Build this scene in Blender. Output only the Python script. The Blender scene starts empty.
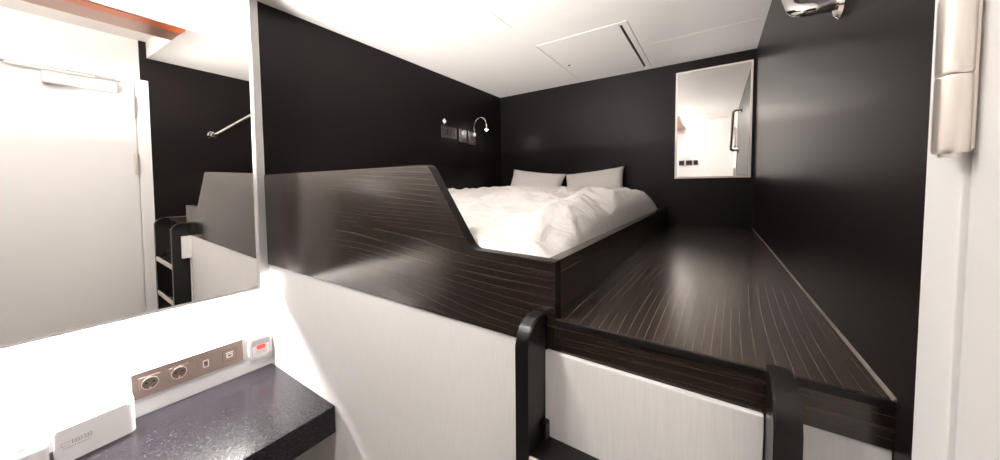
import bpy, bmesh, math, random
from mathutils import Vector, Matrix, noise
random.seed(7)
S = bpy.context.scene
COL = S.collection

# ------------------------------------------------------------------ camera, world, exposure
cam_data = bpy.data.cameras.new('camera')
cam = bpy.data.objects.new('camera', cam_data)
COL.objects.link(cam)
YAW, PITCH, ROLL = 0.5906, -0.0469, -0.0102
_f = Vector((-math.sin(YAW) * math.cos(PITCH), math.cos(YAW) * math.cos(PITCH), math.sin(PITCH)))
_r = Vector((math.cos(YAW), math.sin(YAW), 0))
_u = _r.cross(_f)
_r2 = math.cos(ROLL) * _r + math.sin(ROLL) * _u
_u2 = -math.sin(ROLL) * _r + math.cos(ROLL) * _u
cam.matrix_world = Matrix(((_r2.x, _u2.x, -_f.x, 1.7496), (_r2.y, _u2.y, -_f.y, -0.6339),
                           (_r2.z, _u2.z, -_f.z, 1.597), (0, 0, 0, 1)))
cam_data.sensor_width = 36
cam_data.lens = 0.3207785 * 36
cam_data.shift_y = -0.02935
cam_data.clip_start = 0.01
S.camera = cam

wd = bpy.data.worlds.new('world')
S.world = wd
wd.use_nodes = True
wd.node_tree.nodes['Background'].inputs[0].default_value = (1, 0.95, 0.9, 1)
wd.node_tree.nodes['Background'].inputs[1].default_value = 0.1

S.view_settings.view_transform = 'Standard'
S.view_settings.look = 'None'
S.view_settings.gamma = 1
S.view_settings.use_curve_mapping = False
S.view_settings.exposure = 0.62
LAMP_TRAY = 24.0        # linear ceiling lamp of the entrance
LAMP_MIRROR = 320.0      # light strip under the mirror cabinet
FILL_SPOT = 590.0        # fill downlights added to the soffit
LAMP_READ = 250.0        # reading lamp
FILL_UP = 2250.0          # added fill lamp, unseen on the front wall behind the camera

# ------------------------------------------------------------------ dimensions
XR, ZC, ZE, YB, YF = 1.955, 2.449, 2.56, 2.0, -1.2
XB = 1.466              # right side of the bed box
ZS = 1.305              # landing top
Z1, Z2, Z3 = 1.658, 1.239, 1.4305


# ------------------------------------------------------------------ materials
def mat(name, col, rough=0.5, metal=0.0, spec=0.5, emit=None, es=0.0, bump=0.0, bscale=60, vary=0.0, trans=0.0):
    m = bpy.data.materials.new(name)
    m.use_nodes = True
    nt = m.node_tree
    b = nt.nodes['Principled BSDF']
    b.inputs['Base Color'].default_value = (*col, 1)
    b.inputs['Roughness'].default_value = rough
    b.inputs['Metallic'].default_value = metal
    b.inputs['Specular IOR Level'].default_value = spec
    if emit:
        b.inputs['Emission Color'].default_value = (*emit, 1)
        b.inputs['Emission Strength'].default_value = es
    if trans:
        b.inputs['Transmission Weight'].default_value = trans
    if vary or bump:
        tc = nt.nodes.new('ShaderNodeTexCoord')
        n = nt.nodes.new('ShaderNodeTexNoise')
        n.inputs['Scale'].default_value = bscale
        n.inputs['Detail'].default_value = 4
        nt.links.new(tc.outputs['Object'], n.inputs['Vector'])
        if vary:
            mx = nt.nodes.new('ShaderNodeMix')
            mx.data_type = 'RGBA'
            mx.inputs[6].default_value = (*[c * (1 - vary) for c in col], 1)
            mx.inputs[7].default_value = (*[min(1, c * (1 + vary)) for c in col], 1)
            nt.links.new(n.outputs['Fac'], mx.inputs[0])
            nt.links.new(mx.outputs[2], b.inputs['Base Color'])
        if bump:
            bp = nt.nodes.new('ShaderNodeBump')
            bp.inputs['Strength'].default_value = bump
            bp.inputs['Distance'].default_value = 0.002
            nt.links.new(n.outputs['Fac'], bp.inputs['Height'])
            nt.links.new(bp.outputs['Normal'], b.inputs['Normal'])
    return m


def wood(name, along, rough=0.27, dark=(0.016, 0.011, 0.0085), mid=(0.036, 0.025, 0.019), pale=(0.16, 0.115, 0.095), lines=9.0, amount=0.55, warp=5.0, spec=0.6):
    """dark ebony-look laminate: fine grain along one axis plus thin wavy pale streaks"""
    m = bpy.data.materials.new(name)
    m.use_nodes = True
    nt = m.node_tree
    N, Lk = nt.nodes.new, nt.links.new
    b = nt.nodes['Principled BSDF']
    b.inputs['Roughness'].default_value = rough
    b.inputs['Specular IOR Level'].default_value = spec
    b.inputs['Specular Tint'].default_value = (1, 0.90, 0.82, 1)
    tc = N('ShaderNodeTexCoord')
    mp = N('ShaderNodeMapping')
    sc = [1.0, 1.0, 1.0]
    sc[along] = 0.05
    mp.inputs['Scale'].default_value = sc
    Lk(tc.outputs['Object'], mp.inputs['Vector'])
    grain = N('ShaderNodeTexNoise')
    grain.inputs['Scale'].default_value = 90
    grain.inputs['Detail'].default_value = 6
    Lk(mp.outputs[0], grain.inputs['Vector'])
    mp2 = N('ShaderNodeMapping')
    sc2 = [1.0, 1.0, 1.0]
    sc2[along] = 0.11
    mp2.inputs['Scale'].default_value = sc2
    Lk(tc.outputs['Object'], mp2.inputs['Vector'])
    band = N('ShaderNodeTexNoise')          # contour lines of a stretched noise give wavy streaks
    band.inputs['Scale'].default_value = warp
    band.inputs['Detail'].default_value = 1.5
    band.inputs['Roughness'].default_value = 0.4
    Lk(mp2.outputs[0], band.inputs['Vector'])
    sep = N('ShaderNodeSeparateXYZ')
    Lk(tc.outputs['Object'], sep.inputs[0])
    cross = 2 if along == 0 else 0
    lin = N('ShaderNodeMath'); lin.operation = 'MULTIPLY'; lin.inputs[1].default_value = 1.0
    Lk(sep.outputs[cross], lin.inputs[0])
    add = N('ShaderNodeMath'); add.operation = 'ADD'
    wv = N('ShaderNodeMath'); wv.operation = 'MULTIPLY'; wv.inputs[1].default_value = 0.27
    Lk(band.outputs['Fac'], wv.inputs[0])
    Lk(wv.outputs[0], add.inputs[0]); Lk(lin.outputs[0], add.inputs[1])
    ml = N('ShaderNodeMath'); ml.operation = 'MULTIPLY'; ml.inputs[1].default_value = lines * 6
    Lk(add.outputs[0], ml.inputs[0])
    fr = N('ShaderNodeMath'); fr.operation = 'FRACT'
    Lk(ml.outputs[0], fr.inputs[0])
    rp = N('ShaderNodeValToRGB')
    e = rp.color_ramp.elements
    e[0].position = 0.44; e[0].color = (0, 0, 0, 1)
    e[1].position = 0.5; e[1].color = (1, 1, 1, 1)
    k = rp.color_ramp.elements.new(0.545); k.color = (0, 0, 0, 1)
    Lk(fr.outputs[0], rp.inputs[0])
    br = N('ShaderNodeTexNoise')            # breaks the streaks up
    br.inputs['Scale'].default_value = 7
    br.inputs['Detail'].default_value = 3
    mp3 = N('ShaderNodeMapping')
    sc3 = [2.2, 2.2, 2.2]
    sc3[along] = 0.5
    mp3.inputs['Scale'].default_value = sc3
    Lk(tc.outputs['Object'], mp3.inputs['Vector']); Lk(mp3.outputs[0], br.inputs['Vector'])
    rb = N('ShaderNodeMapRange')
    rb.inputs[1].default_value = 0.30; rb.inputs[2].default_value = 0.62
    Lk(br.outputs['Fac'], rb.inputs[0])
    mu = N('ShaderNodeMath'); mu.operation = 'MULTIPLY'
    Lk(rp.outputs[0], mu.inputs[0]); Lk(rb.outputs[0], mu.inputs[1])
    mu2 = N('ShaderNodeMath'); mu2.operation = 'MULTIPLY'; mu2.inputs[1].default_value = amount
    Lk(mu.outputs[0], mu2.inputs[0])
    m1 = N('ShaderNodeMix'); m1.data_type = 'RGBA'
    m1.inputs[6].default_value = (*dark, 1); m1.inputs[7].default_value = (*mid, 1)
    gr = N('ShaderNodeMapRange'); gr.inputs[1].default_value = 0.35; gr.inputs[2].default_value = 0.65
    Lk(grain.outputs['Fac'], gr.inputs[0]); Lk(gr.outputs[0], m1.inputs[0])
    m2 = N('ShaderNodeMix'); m2.data_type = 'RGBA'
    m2.inputs[7].default_value = (*pale, 1)
    Lk(mu2.outputs[0], m2.inputs[0]); Lk(m1.outputs[2], m2.inputs[6])
    Lk(m2.outputs[2], b.inputs['Base Color'])
    bp = N('ShaderNodeBump'); bp.inputs['Strength'].default_value = 0.08; bp.inputs['Distance'].default_value = 0.001
    Lk(grain.outputs['Fac'], bp.inputs['Height']); Lk(bp.outputs['Normal'], b.inputs['Normal'])
    return m


def stone(name):
    m = mat(name, (0.03, 0.028, 0.032), rough=0.22, spec=0.2)
    nt = m.node_tree
    N, Lk = nt.nodes.new, nt.links.new
    b = nt.nodes['Principled BSDF']
    tc = N('ShaderNodeTexCoord')
    v = N('ShaderNodeTexVoronoi'); v.inputs['Scale'].default_value = 260
    Lk(tc.outputs['Object'], v.inputs['Vector'])
    n = N('ShaderNodeTexNoise'); n.inputs['Scale'].default_value = 120; n.inputs['Detail'].default_value = 3
    Lk(tc.outputs['Object'], n.inputs['Vector'])
    rp = N('ShaderNodeValToRGB')
    e = rp.color_ramp.elements
    e[0].position = 0.12; e[0].color = (0.22, 0.19, 0.2, 1)
    e[1].position = 0.2; e[1].color = (0, 0, 0, 1)
    Lk(v.outputs['Distance'], rp.inputs[0])
    r2 = N('ShaderNodeValToRGB')
    e = r2.color_ramp.elements
    e[0].position = 0.35; e[0].color = (0.008, 0.007, 0.009, 1)
    e[1].position = 0.7; e[1].color = (0.024, 0.020, 0.025, 1)
    Lk(n.outputs['Fac'], r2.inputs[0])
    ad = N('ShaderNodeMix'); ad.data_type = 'RGBA'; ad.blend_type = 'ADD'; ad.inputs[0].default_value = 0.5
    Lk(r2.outputs[0], ad.inputs[6]); Lk(rp.outputs[0], ad.inputs[7])
    Lk(ad.outputs[2], b.inputs['Base Color'])
    return m


def linen(name, col):
    """off-white laminate with a faint woven vertical grain"""
    m = mat(name, col, rough=0.45)
    nt = m.node_tree
    N, Lk = nt.nodes.new, nt.links.new
    b = nt.nodes['Principled BSDF']
    tc = N('ShaderNodeTexCoord')
    mp = N('ShaderNodeMapping'); mp.inputs['Scale'].default_value = (260, 260, 14)
    Lk(tc.outputs['Object'], mp.inputs['Vector'])
    n = N('ShaderNodeTexNoise'); n.inputs['Scale'].default_value = 1; n.inputs['Detail'].default_value = 3
    Lk(mp.outputs[0], n.inputs['Vector'])
    mx = N('ShaderNodeMix'); mx.data_type = 'RGBA'
    mx.inputs[6].default_value = (*[c * 0.9 for c in col], 1)
    mx.inputs[7].default_value = (*[min(1, c * 1.06) for c in col], 1)
    Lk(n.outputs['Fac'], mx.inputs[0]); Lk(mx.outputs[2], b.inputs['Base Color'])
    return m


M = {}
M['white'] = mat('white_paint', (0.86, 0.85, 0.845), 0.5, vary=0.02, bscale=8)
M['doorpaint'] = mat('door_paint', (0.76, 0.75, 0.74), 0.5, vary=0.02, bscale=8)
M['closer'] = mat('closer_cover', (0.62, 0.61, 0.61), 0.4)
M['ceil'] = mat('ceiling_panel', (0.90, 0.865, 0.83), 0.45, vary=0.03, bscale=4)
M['dark'] = mat('dark_cladding', (0.0088, 0.0064, 0.0068), 0.34, spec=0.15, bump=0.04, bscale=220, vary=0.12)
M['wood_x'] = wood('dark_wood_across', 0, rough=0.19, spec=0.62, amount=0.34, dark=(0.010, 0.007, 0.0055), mid=(0.024, 0.017, 0.013))
M['wood_y'] = wood('dark_wood_lengthways', 1, rough=0.25, spec=0.95, lines=10, warp=4.0, amount=0.75, pale=(0.26, 0.21, 0.185))
M['edge'] = mat('black_edging', (0.008, 0.0065, 0.0065), 0.35, spec=0.2)
M['linen'] = linen('off_white_laminate', (0.82, 0.80, 0.785))
M['stone'] = stone('speckled_stone')
M['black'] = mat('black_powder_coat', (0.007, 0.006, 0.006), 0.32, spec=0.3, bump=0.05, bscale=400)
M['nosing'] = mat('pale_nosing', (0.62, 0.55, 0.49), 0.4)
M['mirror'] = mat('mirror_silver', (0.93, 0.91, 0.89), 0.0, metal=1.0)
M['alu'] = mat('aluminium', (0.80, 0.75, 0.74), 0.35, metal=0.35)
M['rosealu'] = mat('rose_aluminium', (0.74, 0.64, 0.60), 0.35, metal=0.4)
M['chrome'] = mat('chrome', (0.80, 0.76, 0.73), 0.12, metal=1.0)
M['steel'] = mat('brushed_steel', (0.80, 0.73, 0.67), 0.3, metal=0.85)
M['plastic'] = mat('white_plastic', (0.86, 0.84, 0.83), 0.35)
M['grey'] = mat('grey_plastic', (0.42, 0.40, 0.42), 0.4)
M['lettering'] = mat('grey_print', (0.45, 0.38, 0.38), 0.6)
M['red'] = mat('red_button', (0.80, 0.06, 0.04), 0.35, emit=(1, 0.1, 0.06), es=0.35)
M['plate'] = mat('bronze_plate', (0.36, 0.27, 0.235), 0.38, metal=0.35)
M['recess'] = mat('bronze_recess', (0.15, 0.11, 0.085), 0.45)
M['hole'] = mat('black_hole', (0.006, 0.005, 0.005), 0.6)
M['brass'] = mat('brass_clip', (0.75, 0.52, 0.25), 0.3, metal=1)
M['rubber'] = mat('dark_switch_plate', (0.045, 0.036, 0.034), 0.3)
M['rocker'] = mat('black_rocker', (0.015, 0.012, 0.012), 0.35)
M['copper'] = mat('copper_laminate', (0.50, 0.29, 0.22), 0.38, metal=0.45)
M['orange'] = mat('orange_edging', (0.72, 0.18, 0.055), 0.4)
M['floor'] = wood('floor_wood', 1, rough=0.4, dark=(0.40, 0.36, 0.32), mid=(0.50, 0.45, 0.40), pale=(0.55, 0.5, 0.45))
M['sealant'] = mat('pale_sealant', (0.14, 0.12, 0.105), 0.5, vary=0.35, bscale=90)
M['duvet'] = mat('white_cotton', (0.70, 0.665, 0.645), 0.8, bump=0.6, bscale=11)
M['duvet'].node_tree.nodes['Bump'].inputs['Distance'].default_value = 0.02
M['duvet'].node_tree.nodes['Noise Texture'].inputs['Distortion'].default_value = 1.2
M['sheet'] = mat('white_sheet', (0.78, 0.74, 0.72), 0.8)
M['pillow'] = mat('pillow_cotton', (0.78, 0.74, 0.72), 0.8, bump=0.5, bscale=10)
M['pillow'].node_tree.nodes['Bump'].inputs['Distance'].default_value = 0.015
M['lamp'] = mat('lamp_diffuser', (1, 1, 1), 0.5, emit=(1, 0.965, 0.92), es=LAMP_TRAY)
M['strip'] = mat('light_strip', (1, 1, 1), 0.5, emit=(1, 0.97, 0.94), es=LAMP_MIRROR)
M['spot'] = mat('fill_downlight_lens', (1, 1, 1), 0.5, emit=(1, 0.95, 0.9), es=FILL_SPOT)
M['up'] = mat('fill_lamp_lens', (1, 1, 1), 0.5, emit=(1, 0.965, 0.93), es=FILL_UP)
M['read'] = mat('reading_lens', (1, 1, 1), 0.5, emit=(1, 0.95, 0.88), es=LAMP_READ)
M['shadowgap'] = mat('dark_slot', (0.015, 0.012, 0.012), 0.6)


# ------------------------------------------------------------------ helpers
def box(bm, x0, x1, y0, y1, z0, z1, bev=0.0, seg=2, mi=0, fn=None):
    vs = [bm.verts.new((x, y, z)) for x in (x0, x1) for y in (y0, y1) for z in (z0, z1)]
    idx = ((0, 1, 3, 2), (4, 6, 7, 5), (0, 4, 5, 1), (2, 3, 7, 6), (0, 2, 6, 4), (1, 5, 7, 3))
    fs = [bm.faces.new([vs[i] for i in f]) for f in idx]
    for f in fs:
        f.material_index = mi
    if fn:
        for v in vs:
            v.co = fn(v.co)
    if bev:
        es = list({e for f in fs for e in f.edges})
        r = bmesh.ops.bevel(bm, geom=es, offset=bev, segments=seg, profile=0.5, affect='EDGES')
        for f in r['faces']:
            f.material_index = mi
    return vs


def prism(bm, pts, axis, a, b, mi=0):
    """extrude a closed 2-D outline along an axis (0 x: pts are y,z; 1 y: pts are x,z; 2 z: pts are x,y)"""
    def P(p, t):
        return {0: (t, p[0], p[1]), 1: (p[0], t, p[1]), 2: (p[0], p[1], t)}[axis]
    A = [bm.verts.new(P(p, a)) for p in pts]
    B = [bm.verts.new(P(p, b)) for p in pts]
    fs = [bm.faces.new(A), bm.faces.new(B[::-1])]
    n = len(pts)
    for i in range(n):
        fs.append(bm.faces.new((A[i], B[i], B[(i + 1) % n], A[(i + 1) % n])))
    for f in fs:
        f.material_index = mi
    return fs


def round_poly(pts, radii, seg=6):
    """round the corners of a 2-D outline"""
    out = []
    n = len(pts)
    for i, p in enumerate(pts):
        r = radii[i]
        if r <= 0:
            out.append(p)
            continue
        p = Vector(p)
        a = (Vector(pts[i - 1]) - p).normalized()
        b = (Vector(pts[(i + 1) % n]) - p).normalized()
        ang = a.angle(b)
        d = r / math.tan(ang / 2)
        c = p + (a + b).normalized() * (r / math.sin(ang / 2))
        s, e = p + a * d - c, p + b * d - c
        tot = math.atan2(s.x * e.y - s.y * e.x, s.dot(e))
        for k in range(seg + 1):
            t = tot * k / seg
            out.append((c.x + s.x * math.cos(t) - s.y * math.sin(t), c.y + s.x * math.sin(t) + s.y * math.cos(t)))
    return out


def rrect(cx, cy, w, h, r, seg=5):
    pts = [(cx - w / 2, cy - h / 2), (cx + w / 2, cy - h / 2), (cx + w / 2, cy + h / 2), (cx - w / 2, cy + h / 2)]
    return round_poly(pts, [r] * 4, seg)


def circle(cx, cy, r, n=28, ry=None):
    ry = ry or r
    return [(cx + r * math.cos(2 * math.pi * k / n), cy + ry * math.sin(2 * math.pi * k / n)) for k in range(n)]


def ring_prism(bm, outer, inner, axis, a, b, mi=0):
    """a frame: outline with a hole; both loops have the same count"""
    def P(p, t):
        return {0: (t, p[0], p[1]), 1: (p[0], t, p[1]), 2: (p[0], p[1], t)}[axis]
    loops = [[bm.verts.new(P(p, t)) for p in L] for L, t in ((outer, a), (inner, a), (inner, b), (outer, b))]
    n = len(outer)
    for k in range(4):
        A, B = loops[k], loops[(k + 1) % 4]
        for i in range(n):
            f = bm.faces.new((A[i], A[(i + 1) % n], B[(i + 1) % n], B[i]))
            f.material_index = mi


def tube(bm, pts, r, seg=12, caps=True):
    pts = [Vector(p) for p in pts]
    rings = []
    t0 = (pts[1] - pts[0]).normalized()
    ref = Vector((0, 0, 1)) if abs(t0.z) < 0.9 else Vector((1, 0, 0))
    nrm = t0.cross(ref).normalized()
    for i, p in enumerate(pts):
        if i == 0:
            t = (pts[1] - pts[0]).normalized()
        elif i == len(pts) - 1:
            t = (pts[-1] - pts[-2]).normalized()
        else:
            t = ((pts[i + 1] - p).normalized() + (p - pts[i - 1]).normalized()).normalized()
        nrm = (nrm - t * nrm.dot(t)).normalized()
        bn = t.cross(nrm)
        rr = r[i] if isinstance(r, (list, tuple)) else r
        rings.append([bm.verts.new(p + (nrm * math.cos(2 * math.pi * k / seg) + bn * math.sin(2 * math.pi * k / seg)) * rr) for k in range(seg)])
    for a, b in zip(rings, rings[1:]):
        for k in range(seg):
            bm.faces.new((a[k], a[(k + 1) % seg], b[(k + 1) % seg], b[k]))
    if caps:
        bm.faces.new(rings[0][::-1])
        bm.faces.new(rings[-1])


def smooth_path(pts, n=8):
    P = [Vector(p) for p in pts]
    P = [P[0] * 2 - P[1]] + P + [P[-1] * 2 - P[-2]]
    out = []
    for i in range(1, len(P) - 2):
        a, b, c, d = P[i - 1:i + 3]
        for k in range(n):
            t = k / n
            out.append(0.5 * (2 * b + (c - a) * t + (2 * a - 5 * b + 4 * c - d) * t * t + (3 * b - a - 3 * c + d) * t ** 3))
    out.append(P[-2])
    return out


def obj(name, bm, m, parent=None, smooth=False, angle=35):
    bmesh.ops.recalc_face_normals(bm, faces=bm.faces)
    me = bpy.data.meshes.new(name)
    bm.to_mesh(me)
    bm.free()
    for x in (m if isinstance(m, (list, tuple)) else [m]):
        me.materials.append(M[x])
    if smooth:
        for p in me.polygons:
            p.use_smooth = True
        if angle < 180:
            me.set_sharp_from_angle(angle=math.radians(angle))
    o = bpy.data.objects.new(name, me)
    COL.objects.link(o)
    if smooth and angle < 180:
        wn = o.modifiers.new('weighted_normals', 'WEIGHTED_NORMAL')
        wn.keep_sharp = True
    if parent:
        o.parent = parent
        o.matrix_parent_inverse = Matrix.Translation(-parent.location)
    return o


def bx(name, m, *a, parent=None, **k):
    bm = bmesh.new()
    box(bm, *a, **k)
    return obj(name, bm, m, parent, smooth=bool(k.get('bev')), angle=50)


def struct(o):
    o['kind'] = 'structure'
    return o


def tag(o, label, cat, group=None):
    o['label'] = label
    o['category'] = cat
    if group:
        o['group'] = group
    return o


def thing(name, label, cat, loc, group=None):
    o = bpy.data.objects.new(name, None)
    o.empty_display_size = 0.05
    o.location = loc
    COL.objects.link(o)
    return tag(o, label, cat, group)


# ------------------------------------------------------------------ the room shell
struct(bx('floor', 'floor', -0.1, 2.1, YF - 0.1, 2.1, -0.1, 0.0))
bm = bmesh.new()
box(bm, -0.1, 0.0, YF, 0.0038, 0.0, ZE)
box(bm, -0.1, 0.0, 0.0038, YB, 0.0, ZC + 0.05, mi=1)
struct(obj('wall_left', bm, ['white', 'dark']))
bm = bmesh.new()
box(bm, XR, 2.1, -0.095, YB, 0.0, ZE, mi=1)
box(bm, XR + 0.012, 2.1, YF, -0.095, 0.0, ZE)
struct(obj('wall_right', bm, ['white', 'dark']))
struct(bx('wall_back', 'dark', -0.1, 2.1, YB, 2.1, 0.0, ZC + 0.05))
bm = bmesh.new()
box(bm, -0.1, 2.1, YF - 0.1, YF, 1.58, ZE)
box(bm, -0.1, 2.1, YF - 0.1, YF, 0.0, 1.58, mi=1)  # unseen dark lower part, added to dim what the footboard reflects
struct(obj('wall_front', bm, ['white', 'dark']))
# ceiling: joined panels over the bunk (hairline joints, two openings for the flush units), raised tray over the entrance
UX0, UX1 = 0.82, 1.352
UNITS = ((0.06, 0.885), (1.158, 1.95))
bm = bmesh.new()
G = 0.0012
ys = [(-0.05, UNITS[0][0]), UNITS[0], (UNITS[0][1], UNITS[1][0]), UNITS[1], (UNITS[1][1], YB)]
for k, (a, b) in enumerate(ys):
    if k in (1, 3):
        box(bm, 0.0, UX0 - G, a, b, ZC, ZC + 0.03)
        if k == 3:
            box(bm, UX1 + G, XR, a, 1.535 - G, ZC, ZC + 0.03)
            box(bm, UX1 + G, XR, 1.535 + G, b, ZC, ZC + 0.03)
        else:
            box(bm, UX1 + G, XR, a, b, ZC, ZC + 0.03)
    else:
        box(bm, 0.0, XR, a, b, ZC, ZC + 0.03)
box(bm, 0.0, XR, -0.05, YB, ZC + 0.045, ZC + 0.06)
box(bm, 0.0, XR, -0.06, -0.05, ZC, ZE)
box(bm, -0.1, 2.1, YF - 0.1, -0.05, ZE, ZE + 0.08)
box(bm, -0.1, 2.1, -0.05, 2.1, ZC + 0.06, ZE + 0.08)
struct(obj('ceiling', bm, 'ceil'))
# lowered soffit on the vanity side of the entrance, with a copper underside strip and orange edging
SX = 1.35
bm = bmesh.new()
box(bm, 0.0, SX, YF, -0.061, ZC + 0.006, ZE)
box(bm, 0.0, 1.065, YF, -0.061, ZC, ZC + 0.006)
box(bm, 1.065, 1.155, YF, -0.061, ZC - 0.004, ZC + 0.006, mi=2)
box(bm, 1.155, SX, YF, -0.061, ZC, ZC + 0.006, mi=1)
struct(obj('trim_1', bm, ['white', 'copper', 'orange']))
# sealant bead between landing and right wall
bm = bmesh.new()
prism(bm, [(XR - 0.004, ZS), (XR, ZS), (XR, ZS + 0.004), (XR - 0.002, ZS + 0.0025)], 1, 0.0, YB)
struct(obj('trim_2', bm, 'sealant'))
# door frame
DY0, DY1, DZ = -0.128, -0.945, 2.25
bm = bmesh.new()
box(bm, XR - 0.006, XR + 0.012, DY0 + 0.005, -0.058, 0.0, DZ + 0.04, bev=0.002)
box(bm, XR - 0.006, XR + 0.012, DY1 - 0.07, DY1 - 0.003, 0.0, DZ + 0.04, bev=0.002)
box(bm, XR - 0.006, XR + 0.012, DY1 - 0.003, DY0 + 0.003, DZ + 0.005, DZ + 0.04, bev=0.002)
fr = struct(obj('trim_3', bm, 'white', smooth=True))

# the entrance door
door = bpy.data.objects.new('door_1', None)
door.location = (XR, (DY0 + DY1) / 2, 0)
COL.objects.link(door)
struct(door)
tag(door, 'closed white entrance door with hinges and overhead closer', 'door')
bx('door_panel', 'doorpaint', XR - 0.003, XR + 0.0115, DY1, DY0, 0.006, DZ, parent=door, bev=0.002)
hx, hy = 1.937, -0.134
for zc in (2.0925, 1.697, 0.3):
    bm = bmesh.new()
    for a, b in ((-0.0735, -0.0005), (0.0005, 0.0735)):
        tube(bm, [(hx, hy, zc + a), (hx, hy, zc + a + 0.003), (hx, hy, zc + b - 0.003), (hx, hy, zc + b)], [0.0105, 0.0115, 0.0115, 0.0105], 20)
    tube(bm, [(hx, hy, zc - 0.077), (hx, hy, zc + 0.077)], 0.0075, 16)
    box(bm, hx - 0.002, XR - 0.0045, hy - 0.002, hy + 0.002, zc - 0.07, zc + 0.07)
    obj('hinge', bm, 'steel', door, smooth=True)
cl = bx('door_closer', 'closer', 1.90, XR - 0.0032, -0.50, -0.21, 2.165, 2.235, parent=door, bev=0.006, seg=3)
bx('closer_screw', 'grey', 1.8985, 1.902, -0.315, -0.29, 2.168, 2.171, parent=cl)
bm = bmesh.new()
box(bm, 1.925, XR - 0.0062, -0.75, -0.213, 2.262, 2.282, bev=0.002)
obj('guide_rail', bm, 'alu', door, smooth=True)
bx('closer_arm', 'alu', 1.915, 1.926, -0.62, -0.30, 2.245, 2.257, parent=door, bev=0.002)
bm = bmesh.new()
tube(bm, [(XR - 0.003, -0.88, 1.0), (XR - 0.05, -0.88, 1.0)], 0.009, 14)
tube(bm, [(XR - 0.05, -0.89, 1.0), (XR - 0.05, -0.76, 1.0)], 0.009, 14)
tube(bm, [(XR - 0.003, -0.88, 1.0), (XR - 0.009, -0.88, 1.0)], 0.026, 20)
obj('door_handle', bm, 'steel', door, smooth=True)

# ------------------------------------------------------------------ entrance lights
lamp = thing('cove_lamp', 'long white linear lamp along the soffit edge beside the raised entrance ceiling', 'lamp', (SX, -0.63, 2.50))
bx('lamp_housing', 'plastic', SX + 0.0005, SX + 0.012, -1.15, -0.11, 2.478, 2.53, parent=lamp, bev=0.001)
bx('diffuser', 'lamp', SX + 0.0121, SX + 0.022, -1.14, -0.12, 2.484, 2.524, parent=lamp, bev=0.002)


def fill_downlight(x, y, label):  # made-up lamp, adds general light to the lower entrance
    d = thing('fill_downlight', label, 'lamp', (x, y, ZC), 'added fill downlights in the soffit')
    b = bmesh.new()
    ring_prism(b, circle(x, y, 0.05), circle(x, y, 0.038), 2, ZC - 0.006, ZC - 0.0003)
    obj('trim_ring', b, 'plastic', d, smooth=True)
    b = bmesh.new()
    prism(b, circle(x, y, 0.037), 2, ZC - 0.004, ZC - 0.0004)
    obj('lens', b, 'spot', d)
    return d


# added linear fill lamp, unseen on the front wall: a slim lens deep in a shaded housing, throwing light up and forward
ul = thing('added_fill_lamp', 'slim black fill lamp added on the unseen front wall', 'lamp', (0.57, YF, 1.5))
bm = bmesh.new()
box(bm, 0.22, 0.92, YF + 0.0005, YF + 0.012, 1.485, 1.615)
box(bm, 0.22, 0.92, YF + 0.0125, YF + 0.145, 1.485, 1.492)
box(bm, 0.22, 0.92, YF + 0.140, YF + 0.145, 1.4925, 1.527)
box(bm, 0.22, 0.92, YF + 0.0125, YF + 0.140, 1.608, 1.615)
box(bm, 0.22, 0.225, YF + 0.0125, YF + 0.1395, 1.4925, 1.6075)
box(bm, 0.9205, 0.9255, YF + 0.0005, YF + 0.44, 1.46, 1.64)  # long side baffle, shaped to keep the fill beam off the door
obj('lamp_housing', bm, 'black', ul)
bx('lens', 'up', 0.226, 0.914, YF + 0.0125, YF + 0.02, 1.4995, 1.5145, parent=ul)


fill_downlight(0.88, -0.50, 'round added fill lamp in the soffit nearer to the bunk')
fill_downlight(0.88, -0.92, 'round added fill lamp in the soffit nearer to the front wall')

# ------------------------------------------------------------------ loft bed
bed = thing('loft_bed', 'built-in dark wood loft bed with cut-away footboard and off-white base', 'bed', (0.73, 1.0, 0))
fb = round_poly([(0.0005, Z2), (0.0005, Z1), (1.082, Z1 - 0.001), (1.236, 1.4345), (XB, Z3), (XB, Z2)], [0, 0, 0.028, 0.035, 0.002, 0])
bm = bmesh.new()
fs = prism(bm, fb, 1, 0.0, 0.03)
for f in fs[2:]:
    f.material_index = 1
obj('footboard', bm, ['wood_x', 'edge'], bed)
bm = bmesh.new()
box(bm, XB - 0.03, XB, 0.0305, YB - 0.001, ZS - 0.07, Z3, bev=0.0015)
obj('side_rail', bm, 'wood_y', bed, smooth=True)
bx('slat_base', 'edge', 0.001, XB - 0.031, 0.031, YB - 0.001, 1.21, 1.245, parent=bed)
bx('base_panel', 'linen', 0.0005, 1.4030, 0.004, 0.022, 0.001, Z2 - 0.0008, parent=bed, bev=0.001)

# mattress
bm = bmesh.new()
box(bm, 0.02, 1.425, 0.04, 1.985, 1.246, 1.405, bev=0.035, seg=4)
tag(obj('mattress', bm, 'sheet', smooth=True), 'thick white mattress under the duvet inside the loft bed', 'mattress')


# duvet: a puffed sheet with folds
def sstep(a, b, t):
    t = max(0.0, min(1.0, (t - a) / (b - a)))
    return t * t * (3 - 2 * t)


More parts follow.
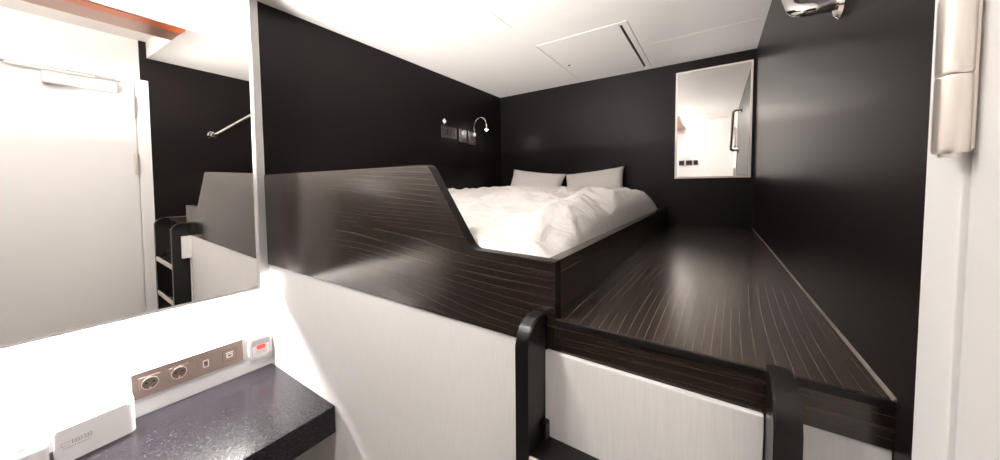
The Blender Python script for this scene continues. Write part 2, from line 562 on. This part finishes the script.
def duvet_top(x, y):
    h = 1.437 + 0.075 * sstep(0.03, 0.42, y) + 0.05 * sstep(0.3, 0.95, y)
    if y > 1.45:
        h -= 0.012 * sstep(1.45, 1.75, y)
    w = noise.noise(Vector((x * 2.2 + 3, y * 1.6, 0.3)))
    h += 0.018 * w
    def ridge(t):
        return (1 - abs(t) * 2.4)
    # long soft folds gathered towards the front, a few crossing creases, fine crumpling
    wx = x + 0.12 * noise.noise(Vector((x * 2, y * 2.2, 2)))
    f1 = noise.noise(Vector((wx * 6.5 + y * 2.4, y * 1.3 - wx * 0.8, 5)))
    k = 1 - 0.55 * sstep(0.8, 1.4, y)
    h += 0.034 * k * ridge(f1) * (0.45 + 0.55 * sstep(0.35, 0.9, x))
    f2 = noise.noise(Vector((x * 2.2 - y * 1.5, y * 5.5 + wx * 2.0, 9)))
    h += 0.022 * k * ridge(f2) * (0.4 + 0.6 * sstep(0.4, 1.0, y))
    f3 = noise.noise(Vector((wx * 13 - y * 7, y * 6 + x * 7, 15)))
    h += 0.010 * ridge(f3)
    h -= 0.024 * k - 0.006 * (1 - k)
    # rounded right-hand side, hem tucked behind the rail
    e = max(0.0, min(1.0, (1.434 - x) / 0.16))
    h = 1.405 + (h - 1.405) * math.sqrt(max(0.0, 1 - (1 - e) ** 2))
    e = max(0.0, min(1.0, (y - 0.032) / 0.05))
    h = 1.405 + (h - 1.405) * math.sqrt(max(0.0, 1 - (1 - e) ** 2))
    e = max(0.0, min(1.0, (1.75 - y) / 0.10))
    h = 1.43 + (h - 1.43) * math.sqrt(max(0.0, 1 - (1 - e) ** 2))
    return max(h, 1.4065)


bm = bmesh.new()
NX, NY = 110, 140
X0, X1, Y0, Y1 = 0.012, 1.434, 0.032, 1.75
gridT, gridB = [], []
for j in range(NY + 1):
    y = Y0 + (Y1 - Y0) * j / NY
    gridT.append([bm.verts.new((X0 + (X1 - X0) * i / NX, y, duvet_top(X0 + (X1 - X0) * i / NX, y))) for i in range(NX + 1)])
for j in range(NY):
    for i in range(NX):
        bm.faces.new((gridT[j][i], gridT[j][i + 1], gridT[j + 1][i + 1], gridT[j + 1][i]))
rim = gridT[0] + [r[-1] for r in gridT[1:]] + gridT[-1][-2::-1] + [r[0] for r in gridT[-2:0:-1]]
low = [bm.verts.new((v.co.x, v.co.y, 1.4055)) for v in rim]
for k in range(len(rim)):
    bm.faces.new((rim[k], low[k], low[(k + 1) % len(rim)], rim[(k + 1) % len(rim)]))
bm.faces.new(low)
tag(obj('duvet', bm, 'duvet', smooth=True, angle=180), 'puffy creased white duvet spread over the loft bed', 'duvet')


# pillows leaning on the back wall
def pillow(name, w, h, t, loc, lean, roll, label, seed):
    b = bmesh.new()
    n = 26
    lay = {}
    for s in (1, -1):
        for i in range(n + 1):
            for j in range(n + 1):
                u, v = i / n * 2 - 1, j / n * 2 - 1
                edge = (i in (0, n)) or (j in (0, n))
                if edge and s == -1:
                    lay[(s, i, j)] = lay[(1, i, j)]
                    continue
                puff = max(0, (1 - abs(u) ** 2.6)) ** 0.5 * max(0, (1 - abs(v) ** 2.6)) ** 0.5
                pinch = 1 - 0.07 * (1 - abs(v) ** 2) * abs(u) ** 4
                pinch2 = 1 - 0.09 * (1 - abs(u) ** 2) * abs(v) ** 4
                wr = noise.noise(Vector((u * 1.7 + seed, v * 1.7, s * 2.0))) * 0.010 * puff
                wr += (0.5 - abs(noise.noise(Vector((u * 3 + seed, v * 2.2 + u * 2, 4.0 * s))))) * 0.010 * puff
                lay[(s, i, j)] = b.verts.new((u * w / 2 * pinch, s * (t / 2 * puff + wr), v * h / 2 * pinch2))
    for s in (1, -1):
        for i in range(n):
            for j in range(n):
                b.faces.new((lay[(s, i, j)], lay[(s, i + 1, j)], lay[(s, i + 1, j + 1)], lay[(s, i, j + 1)]))
    Mx = Matrix.Translation(loc) @ Matrix.Rotation(lean, 4, 'X') @ Matrix.Rotation(roll, 4, 'Y')
    bmesh.ops.transform(b, matrix=Mx, verts=b.verts)
    return tag(obj(name, b, 'pillow', smooth=True, angle=180), label, 'pillow', 'pillows at the head of the bed')


pillow('pillow', 0.53, 0.29, 0.11, (0.43, 1.880, 1.584), math.radians(-20), 0.12, 'left-hand white pillow leaning on the dark wall, nearer the reading lamp', 1.0)
pillow('pillow', 0.47, 0.29, 0.11, (0.955, 1.880, 1.576), math.radians(-20), -0.12, 'right-hand white pillow leaning on the dark wall, nearer the square mirror', 5.0)

# ------------------------------------------------------------------ landing beside the bed
land = thing('landing_platform', 'dark streaked wood landing step between the bed and right wall', 'platform', ((XB + XR) / 2, 1.0, 0))
bm = bmesh.new()
box(bm, XB + 0.0005, XR - 0.0005, 0.006, YB - 0.001, ZS - 0.03, ZS, bev=0.001)
obj('tread_board', bm, 'wood_y', land, smooth=True)
bm = bmesh.new()
box(bm, XB + 0.0005, XR - 0.0005, -0.0030, 0.0055, ZS - 0.012, ZS, bev=0.002)
obj('edge_strip', bm, 'edge', land, smooth=True)
bx('fascia', 'wood_x', XB + 0.0005, XR - 0.0005, 0.0, 0.018, Z2 - 0.002, ZS - 0.0125, parent=land)
bm = bmesh.new()
box(bm, 1.4455, 1.8195, -0.010, 0.003, 0.001, Z2 - 0.004, bev=0.003)
box(bm, 1.4035, 1.4145, -0.003, 0.003, 0.001, Z2 - 0.004)
obj('cladding_panel', bm, 'linen', land, smooth=True)
bx('side_cladding', 'linen', 1.852, XR - 0.0005, 0.0035, 0.02, 0.001, Z2 - 0.004, parent=land, bev=0.001)
bx('end_block', 'linen', 1.389, 1.4035, -0.045, 0.003, 1.09, Z2 - 0.004, parent=land, bev=0.001)

# ladder
lad = thing('bunk_ladder', 'black ladder with wide rounded side rails leading up to the landing', 'ladder', (1.645, -0.04, 0))
for x0 in (1.415, 1.8205):
    bm = bmesh.new()
    prof = round_poly([(-0.0035, 0.001), (-0.0035, 1.318), (-0.085, 1.318), (-0.085, 0.001)], [0, 0, 0.05, 0.004], 8)
    fs = prism(bm, prof, 0, x0, x0 + 0.030)
    es = [e for f in fs[:2] for e in f.edges if not all(abs(v.co.y) < 0.004 for v in e.verts)]
    bmesh.ops.bevel(bm, geom=es, offset=0.0025, segments=2, affect='EDGES')
    obj('side_rail', bm, 'black', lad, smooth=True)
for z in (1.046, 0.80, 0.555, 0.31):
    tr = bx('tread', 'black', 1.4452, 1.8203, -0.079, -0.0105, z - 0.022, z, parent=lad, bev=0.002)
    bx('nosing', 'nosing', 1.4452, 1.8203, -0.0848, -0.0792, z - 0.03, z, parent=tr, bev=0.001)
for x0, x1 in ((1.4452, 1.4572), (1.8085, 1.8203)):
    bx('bracket', 'black', x0, x1, -0.03, -0.0105, 1.0465, 1.083, parent=lad, bev=0.001)

# ------------------------------------------------------------------ ceiling units
labels = ('flush white ceiling panel with dark slot, nearer to the entrance', 'flush white ceiling panel with dark slot and sensor dot, near the back wall')
for (y0, y1), lb in zip(UNITS, labels):
    u = thing('ceiling_hatch', lb, 'vent', ((UX0 + UX1) / 2, (y0 + y1) / 2, ZC), 'flush ceiling hatches above the bunk')
    a, b_ = y0 + 0.003, y1 - 0.003
    bm = bmesh.new()
    box(bm, UX0 + 0.004, UX1 - 0.046, a, b_, ZC - 0.002, ZC + 0.02, bev=0.001)
    obj('cover_panel', bm, 'ceil', u, smooth=True)
    bm = bmesh.new()
    box(bm, UX1 - 0.032, UX1 - 0.001, a, b_, ZC - 0.002, ZC + 0.02, bev=0.001)
    box(bm, UX1 - 0.046, UX1 - 0.032, a, a + 0.03, ZC - 0.002, ZC + 0.02)
    box(bm, UX1 - 0.046, UX1 - 0.032, b_ - 0.012, b_, ZC - 0.002, ZC + 0.02)
    obj('outlet_strip', bm, 'ceil', u, smooth=True)
    bm = bmesh.new()
    box(bm, UX1 - 0.0455, UX1 - 0.0325, a + 0.0305, b_ - 0.0125, ZC + 0.006, ZC + 0.012)
    if y0 < 1:
        k = a + 0.06
        while k < b_ - 0.05:
            box(bm, UX1 - 0.0455, UX1 - 0.0325, k, k + 0.004, ZC - 0.001, ZC + 0.006, mi=1)
            k += 0.04
    obj('slot', bm, ['shadowgap', 'ceil'], u)
    if y0 > 1:
        bm = bmesh.new()
        prism(bm, circle(0.872, 1.576, 0.008), 2, ZC - 0.005, ZC - 0.0021)
        obj('sensor', bm, 'hole', u)

# ------------------------------------------------------------------ small mirror on the back wall
MX0, MX1, MZ0, MZ1 = 1.506, 1.939, 1.634, 2.379
wm = thing('wall_mirror', 'square-edged mirror in thin rose metal frame on the dark back wall', 'mirror', ((MX0 + MX1) / 2, YB, MZ0))
bm = bmesh.new()
mc = ((MX0 + MX1) / 2, (MZ0 + MZ1) / 2)
w_, h_ = MX1 - MX0, MZ1 - MZ0
ring_prism(bm, rrect(*mc, w_, h_, 0.002, 2), rrect(*mc, w_ - 0.024, h_ - 0.024, 0.002, 2), 1, YB - 0.016, YB - 0.0005)
obj('mirror_frame', bm, 'rosealu', wm)
bx('mirror_glass', 'mirror', MX0 + 0.0122, MX1 - 0.0122, YB - 0.010, YB - 0.0008, MZ0 + 0.0122, MZ1 - 0.0122, parent=wm)

# ------------------------------------------------------------------ reading lamp and switches on the left wall


def wall_plate_left(name, y0, y1, z0, z1, label, cat, modules):
    p = thing(name, label, cat, (0, (y0 + y1) / 2, z0))
    b = bmesh.new()
    cy, cz, w, h = (y0 + y1) / 2, (z0 + z1) / 2, y1 - y0, z1 - z0
    prism(b, rrect(cy, cz, w, h, 0.004), 0, 0.0005, 0.008)
    obj('face_plate', b, 'switchplate', p)
    for (my, mz, mw, mh, kind) in modules:
        b = bmesh.new()
        ring_prism(b, rrect(my, mz, mw + 0.006, mh + 0.006, 0.003), rrect(my, mz, mw, mh, 0.003), 0, 0.008, 0.011)
        s = obj('module_frame', b, 'switchplate', p)
        b = bmesh.new()
        prism(b, rrect(my, mz, mw - 0.001, mh - 0.001, 0.003), 0, 0.0081, 0.0095)
        obj('socket_face' if kind == 's' else 'rocker', b, 'rocker', s)
    return p


M['switchplate'] = mat('taupe_switch_plate', (0.045, 0.034, 0.029), 0.4, metal=0.2)
wall_plate_left('socket_plate', 1.176, 1.347, 1.974, 2.062, 'wide double socket plate on the dark left wall above the bed', 'socket',
                ((1.232, 2.018, 0.034, 0.046, 's'), (1.296, 2.018, 0.034, 0.046, 's')))
wall_plate_left('switch_plate', 1.373, 1.468, 1.958, 2.060, 'narrow two-rocker switch plate between the socket and the reading lamp', 'switch',
                ((1.420, 2.032, 0.036, 0.034, 'r'), (1.420, 1.988, 0.036, 0.034, 'r')))
rl = thing('reading_lamp', 'lit gooseneck reading lamp on a dark wall plate above the bed', 'lamp', (0, 1.535, 1.95))
bm = bmesh.new()
prism(bm, rrect(1.535, 2.006, 0.095, 0.112, 0.004), 0, 0.0005, 0.012)
obj('back_plate', bm, 'switchplate', rl)
bm = bmesh.new()
tube(bm, [(0.0121, 1.548, 2.035), (0.034, 1.548, 2.035)], 0.017, 20)
obj('neck_socket', bm, 'steel', rl, smooth=True)
bm = bmesh.new()
neck = smooth_path([(0.028, 1.548, 2.050), (0.026, 1.549, 2.095), (0.034, 1.553, 2.140), (0.062, 1.560, 2.170), (0.098, 1.568, 2.172), (0.124, 1.574, 2.150), (0.132, 1.578, 2.118)], 6)
tube(bm, neck, 0.0052, 10)
obj('gooseneck', bm, 'chrome', rl, smooth=True)
bm = bmesh.new()
tube(bm, [(0.132, 1.578, 2.124), (0.1335, 1.579, 2.110), (0.135, 1.580, 2.075), (0.135, 1.580, 2.070)], [0.006, 0.010, 0.0135, 0.0135], 16)
obj('lamp_head', bm, 'chrome', rl, smooth=True)
bm = bmesh.new()
tube(bm, [(0.135, 1.580, 2.0698), (0.135, 1.580, 2.064)], [0.0125, 0.009], 16)
obj('lens', bm, 'read', rl, smooth=True)
bm = bmesh.new()
prism(bm, [(1.213, 2.078), (1.236, 2.100), (1.213, 2.122), (1.190, 2.100)], 0, 0.0004, 0.002)
tag(obj('wall_sticker', bm, 'plastic'), 'tiny white diamond sticker on dark wall above the double socket', 'sticker')

# ------------------------------------------------------------------ grab rail on the right wall
gr = thing('grab_rail', 'slanting chrome grab rail with round flanges on the dark right wall', 'handrail', (XR, 0.5, 1.93))
A0, A1 = Vector((XR, 0.285, 1.952)), Vector((XR, 0.72, 2.305))
off = Vector((-0.072, 0, 0))
d = (A1 - A0).normalized()
path = [A0 + Vector((-0.004, 0, 0)), A0 + off * 0.55]
for k in range(1, 7):
    t = k / 6 * math.pi / 2
    path.append(A0 + off * 0.55 + off * 0.45 * math.sin(t) + d * 0.0324 * (1 - math.cos(t)))
for k in range(0, 6):
    t = k / 6 * math.pi / 2
    path.append(A1 + off * 0.55 + off * 0.45 * math.cos(t) - d * 0.0324 * (1 - math.sin(t)))
path += [A1 + off * 0.55, A1 + Vector((-0.004, 0, 0))]
bm = bmesh.new()
tube(bm, path, 0.0125, 16)
obj('rail_bar', bm, 'chrome', gr, smooth=True)
for A in (A0, A1):
    bm = bmesh.new()
    tube(bm, [A + Vector((-0.0005, 0, 0)), A + Vector((-0.006, 0, 0)), A + Vector((-0.012, 0, 0)), A + Vector((-0.013, 0, 0))], [0.030, 0.030, 0.024, 0.0135], 28)
    obj('flange', bm, 'chrome', gr, smooth=True)

# ------------------------------------------------------------------ switches on the front wall (seen in the small mirror)
for k, (x0, x1, lb) in enumerate(((1.268, 1.342, 'black switch plate farthest from the door, first of three on the white wall'),
                                  (1.365, 1.447, 'black switch plate in the middle of the three on the white wall'),
                                  (1.467, 1.522, 'narrow black switch plate nearest the door, last of three on the white wall'))):
    t = thing('wall_switch', lb, 'switch', ((x0 + x1) / 2, YF, 1.885), 'black switches on the white front wall')
    bm = bmesh.new()
    prism(bm, rrect((x0 + x1) / 2, 1.922, x1 - x0, 0.074, 0.004), 1, YF + 0.0005, YF + 0.009)
    obj('face_plate', bm, 'rubber', t)
    bm = bmesh.new()
    prism(bm, rrect((x0 + x1) / 2, 1.922, x1 - x0 - 0.02, 0.05, 0.003), 1, YF + 0.009, YF + 0.012)
    obj('rocker', bm, 'rocker', t)

# ------------------------------------------------------------------ vanity: worktop, mirror cabinet
bm = bmesh.new()
box(bm, 0.0005, 0.5533, YF + 0.001, -0.0005, 0.6555, 0.76, bev=0.002)
tag(obj('worktop', bm, 'stone', smooth=True), 'thick black speckled stone worktop fixed to the white left wall', 'worktop')


def mp(y, z):
    """x of the slightly tilted mirror plane"""
    return 0.15 - 0.0101 * (y + 0.3) + 0.0214 * (z - 1.597)


CY0, CY1, CZ0, CZ1 = -1.10, -0.081, 1.166, 2.181
mcab = thing('mirror_cabinet', 'big shallow white wall cabinet with mirror front above the worktop', 'mirror cabinet', (0, -0.6, CZ0))
bm = bmesh.new()
box(bm, 0.055, 0.128, CY0, CY1 - 0.001, CZ0 + 0.006, ZC - 0.006)
box(bm, 0.0005, 0.055, CY0, CY1 - 0.001, CZ0 + 0.02, ZC - 0.006)
obj('carcass', bm, 'white', mcab)


def tilt(dx):
    return lambda c: Vector((mp(c.y, c.z) + (c.x if c.x else 0) + dx, c.y, c.z))


F = 0.011
bm = bmesh.new()
box(bm, -0.012, 0.002, CY0, CY1, CZ0, CZ0 + F, fn=tilt(0))
box(bm, -0.012, 0.002, CY0, CY1, CZ1 - F, CZ1, fn=tilt(0))
box(bm, -0.012, 0.002, CY0, CY0 + F, CZ0 + F, CZ1 - F, fn=tilt(0))
box(bm, -0.012, 0.002, CY1 - F, CY1, CZ0 + F, CZ1 - F, fn=tilt(0))
obj('mirror_frame', bm, 'alu', mcab)
bm = bmesh.new()
box(bm, -0.006, -0.0000001, CY0 + F + 0.0005, CY1 - F - 0.0005, CZ0 + F + 0.0005, CZ1 - F - 0.0005, fn=tilt(0))
obj('mirror_glass', bm, 'mirror', mcab)
bx('upper_panel', 'white', 0.1285, 0.158, CY0, CY1, CZ1 + 0.0015, ZC - 0.006, parent=mcab, bev=0.001)
bx('valance', 'white', 0.048, 0.054, CY0, CY1 - 0.001, 1.146, CZ0 + 0.019, parent=mcab)
bx('light_strip', 'strip', 0.004, 0.024, CY0 + 0.02, CY1 - 0.03, CZ0 + 0.008, CZ0 + 0.0198, parent=mcab)

# power strip panel behind the worktop
PY0, PY1, PZ0, PZ1 = -0.443, -0.114, 0.829, 0.923
pp = thing('outlet_panel', 'long bronze outlet panel with two round sockets and two data ports', 'socket panel', (0, -0.28, PZ0))
bm = bmesh.new()
box(bm, 0.0005, 0.012, PY0, PY1, PZ0, PZ1, bev=0.0015)
obj('face_plate', bm, 'plate', pp, smooth=True)
bm = bmesh.new()
box(bm, 0.0005, 0.0135, PY0, PY1, PZ1 + 0.0002, PZ1 + 0.004)
obj('top_edge', bm, 'plastic', pp)
for cy in (-0.398, -0.320):
    b = bmesh.new()
    ring_prism(b, rrect(cy, 0.877, 0.056, 0.056, 0.006, 6), [(cy + 0.0215 * math.cos(a), 0.877 + 0.0215 * math.sin(a)) for a in [(-135 + 360 * (k + 0.5) / 28) * math.pi / 180 for k in range(28)]], 0, 0.012, 0.0155)
    so = obj('round_socket', b, 'plate', pp)
    b = bmesh.new()
    ring_prism(b, circle(cy, 0.877, 0.0228, 36), circle(cy, 0.877, 0.0207, 36), 0, 0.0150, 0.0168)
    obj('rim', b, 'alu', so, smooth=True)
    b = bmesh.new()
    prism(b, circle(cy, 0.877, 0.0214, 32), 0, 0.0121, 0.0127)
    obj('recess', b, 'recess', so)
    b = bmesh.new()
    for dy in (-0.0095, 0.0095):
        prism(b, circle(cy + dy, 0.879, 0.0032, 14), 0, 0.0128, 0.0134)
    obj('pin_hole', b, 'hole', so)
    bx('earth_clip', 'brass', 0.0128, 0.0150, cy - 0.003, cy + 0.003, 0.8565, 0.8635, parent=so)
b = bmesh.new()
ring_prism(b, rrect(-0.241, 0.874, 0.048, 0.050, 0.002), rrect(-0.241, 0.874, 0.043, 0.045, 0.002), 0, 0.0121, 0.0134)
d1 = obj('usb_port', b, 'plate', pp)
b = bmesh.new()
ring_prism(b, rrect(-0.240, 0.874, 0.019, 0.030, 0.003), rrect(-0.240, 0.874, 0.013, 0.024, 0.002), 0, 0.0121, 0.0145)
obj('port_rim', b, 'plastic', d1)
bx('port_opening', 'recess', 0.0121, 0.0130, -0.2445, -0.2355, 0.867, 0.882, parent=d1)
b = bmesh.new()
ring_prism(b, rrect(-0.162, 0.874, 0.048, 0.050, 0.002), rrect(-0.162, 0.874, 0.045, 0.047, 0.002), 0, 0.0121, 0.0128)
d2 = obj('data_port', b, 'recess', pp)
b = bmesh.new()
ring_prism(b, rrect(-0.162, 0.873, 0.022, 0.017, 0.002), rrect(-0.162, 0.8735, 0.012, 0.008, 0.001), 0, 0.0121, 0.0142)
obj('port_rim', b, 'plastic', d2)
bx('dust_cover', 'plastic', 0.0121, 0.0150, -0.175, -0.149, 0.8855, 0.8885, parent=d2)
bx('port_opening', 'recess', 0.0121, 0.0128, -0.168, -0.156, 0.870, 0.878, parent=d2)

# emergency call box
cb = thing('call_box', 'small white emergency call box with grey band and red button', 'call box', (0, -0.047, 0.815))
CYc, CZc = -0.052, 0.868
bm = bmesh.new()
prism(bm, rrect(CYc, CZc, 0.086, 0.096, 0.016, 8), 0, 0.0005, 0.026)
es = [e for e in bm.edges if all(v.co.x > 0.02 for v in e.verts)]
bmesh.ops.bevel(bm, geom=es, offset=0.005, segments=3, affect='EDGES')
obj('housing', bm, 'plastic', cb, smooth=True)
bm = bmesh.new()
ring_prism(bm, rrect(CYc + 0.001, CZc - 0.002, 0.070, 0.076, 0.010, 6), rrect(CYc + 0.001, CZc - 0.002, 0.067, 0.073, 0.009, 6), 0, 0.0258, 0.0268)
obj('face_outline', bm, 'grey', cb)
bm = bmesh.new()
prism(bm, round_poly([(CYc - 0.032, CZc + 0.010), (CYc + 0.034, CZc + 0.010), (CYc + 0.034, CZc + 0.034), (CYc - 0.032, CZc + 0.034)], [0, 0, 0.009, 0.009]), 0, 0.0258, 0.0272)
obj('top_band', bm, 'grey', cb)
bm = bmesh.new()
prism(bm, rrect(CYc + 0.001, CZc + 0.001, 0.032, 0.018, 0.004), 0, 0.0258, 0.0305)
obj('call_button', bm, 'red', cb, smooth=True)
bm = bmesh.new()
for z, a, b_ in ((-0.016, -0.020, 0.022), (-0.022, -0.016, 0.019), (-0.028, -0.024, 0.026)):
    box(bm, 0.0258, 0.0263, CYc + a, CYc + b_, CZc + z - 0.0008, CZc + z + 0.0008)
obj('fine_print', bm, 'lettering', cb)
bx('hanging_tab', 'copper', 0.002, 0.014, CYc - 0.026, CYc + 0.028, CZc + 0.0485, CZc + 0.0525, parent=cb)

# white appliance box on the worktop
ab = thing('appliance_box', 'low white rounded box with grey print lying on the black worktop', 'box', (0.055, -0.54, 0.7602))
bm = bmesh.new()
pts = [(0.010, -0.446), (0.092, -0.446), (0.115, -0.614), (0.010, -0.614)]
prism(bm, round_poly(pts, [0.012, 0.022, 0.006, 0.004], 8), 2, 0.7602, 0.868)
es = [e for e in bm.edges if all(v.co.z > 0.86 for v in e.verts)]
bmesh.ops.bevel(bm, geom=es, offset=0.006, segments=3, affect='EDGES')
obj('shell', bm, 'plastic', ab, smooth=True)


def front_pt(t, z, out=0.0006):
    """point on the box's long front face; t runs along it from the right-hand end"""
    a, b_ = Vector((0.092, -0.446, 0)), Vector((0.115, -0.614, 0))
    d_ = (b_ - a).normalized()
    n_ = Vector((-d_.y, d_.x, 0))
    p_ = a + d_ * t + n_ * out
    return Vector((p_.x, p_.y, z)), d_, n_


p0, d_, n_ = front_pt(0.160, 0.8155)
bm = bmesh.new()


def fbox(t0, t1, z0, z1):
    vs = [front_pt(t, z, o)[0] for o in (-0.0002, 0.0006) for t in (t0, t1) for z in (z0, z1)]
    v = [bm.verts.new(c) for c in vs]
    for f in ((0, 1, 3, 2), (4, 6, 7, 5), (0, 4, 5, 1), (2, 3, 7, 6), (0, 2, 6, 4), (1, 5, 7, 3)):
        bm.faces.new([v[i] for i in f])


# first line: an outlined block and two solid words
fbox(0.138, 0.156, 0.8235, 0.8245); fbox(0.138, 0.156, 0.8135, 0.8145); fbox(0.1555, 0.1565, 0.8135, 0.8245)
fbox(0.134, 0.1358, 0.8135, 0.8265)
for t0, t1 in ((0.127, 0.1325), (0.1215, 0.1260), (0.1155, 0.1205), (0.108, 0.1125), (0.1025, 0.1070), (0.096, 0.1010)):
    fbox(t0, t1, 0.8135, 0.8152); fbox(t0, t1, 0.8240, 0.8255); fbox(t0, t0 + 0.0013, 0.8135, 0.8255); fbox(t0, t1, 0.8188, 0.8200)
# second line: fine characters
t = 0.100
while t < 0.152:
    fbox(t, t + 0.0022, 0.8045, 0.8075)
    t += 0.0042
obj('print', bm, 'lettering', ab)

# second white item at the edge of the picture
tb = thing('tissue_box', 'white box with a dark-edged slot on the worktop, leftmost in the picture', 'box', (0.06, -0.70, 0.7602))
bm = bmesh.new()
box(bm, 0.012, 0.108, -0.80, -0.622, 0.7602, 0.836, bev=0.008, seg=4)
obj('shell', bm, 'plastic', tb, smooth=True)
bm = bmesh.new()
prism(bm, rrect(0.062, -0.668, 0.058, 0.030, 0.012), 2, 0.8362, 0.848)
obj('collar', bm, 'plastic', tb, smooth=True)
bm = bmesh.new()
tube(bm, smooth_path([(0.075, -0.664, 0.846), (0.084, -0.662, 0.852), (0.086, -0.660, 0.880), (0.084, -0.661, 0.892), (0.074, -0.668, 0.893)], 5), 0.0022, 8)
obj('wire_handle', bm, 'rosealu', tb, smooth=True)

S.cycles.use_denoising = True
S.cycles.max_bounces = 12
S.cycles.diffuse_bounces = 6
S.cycles.glossy_bounces = 6
S.cycles.sample_clamp_indirect = 6
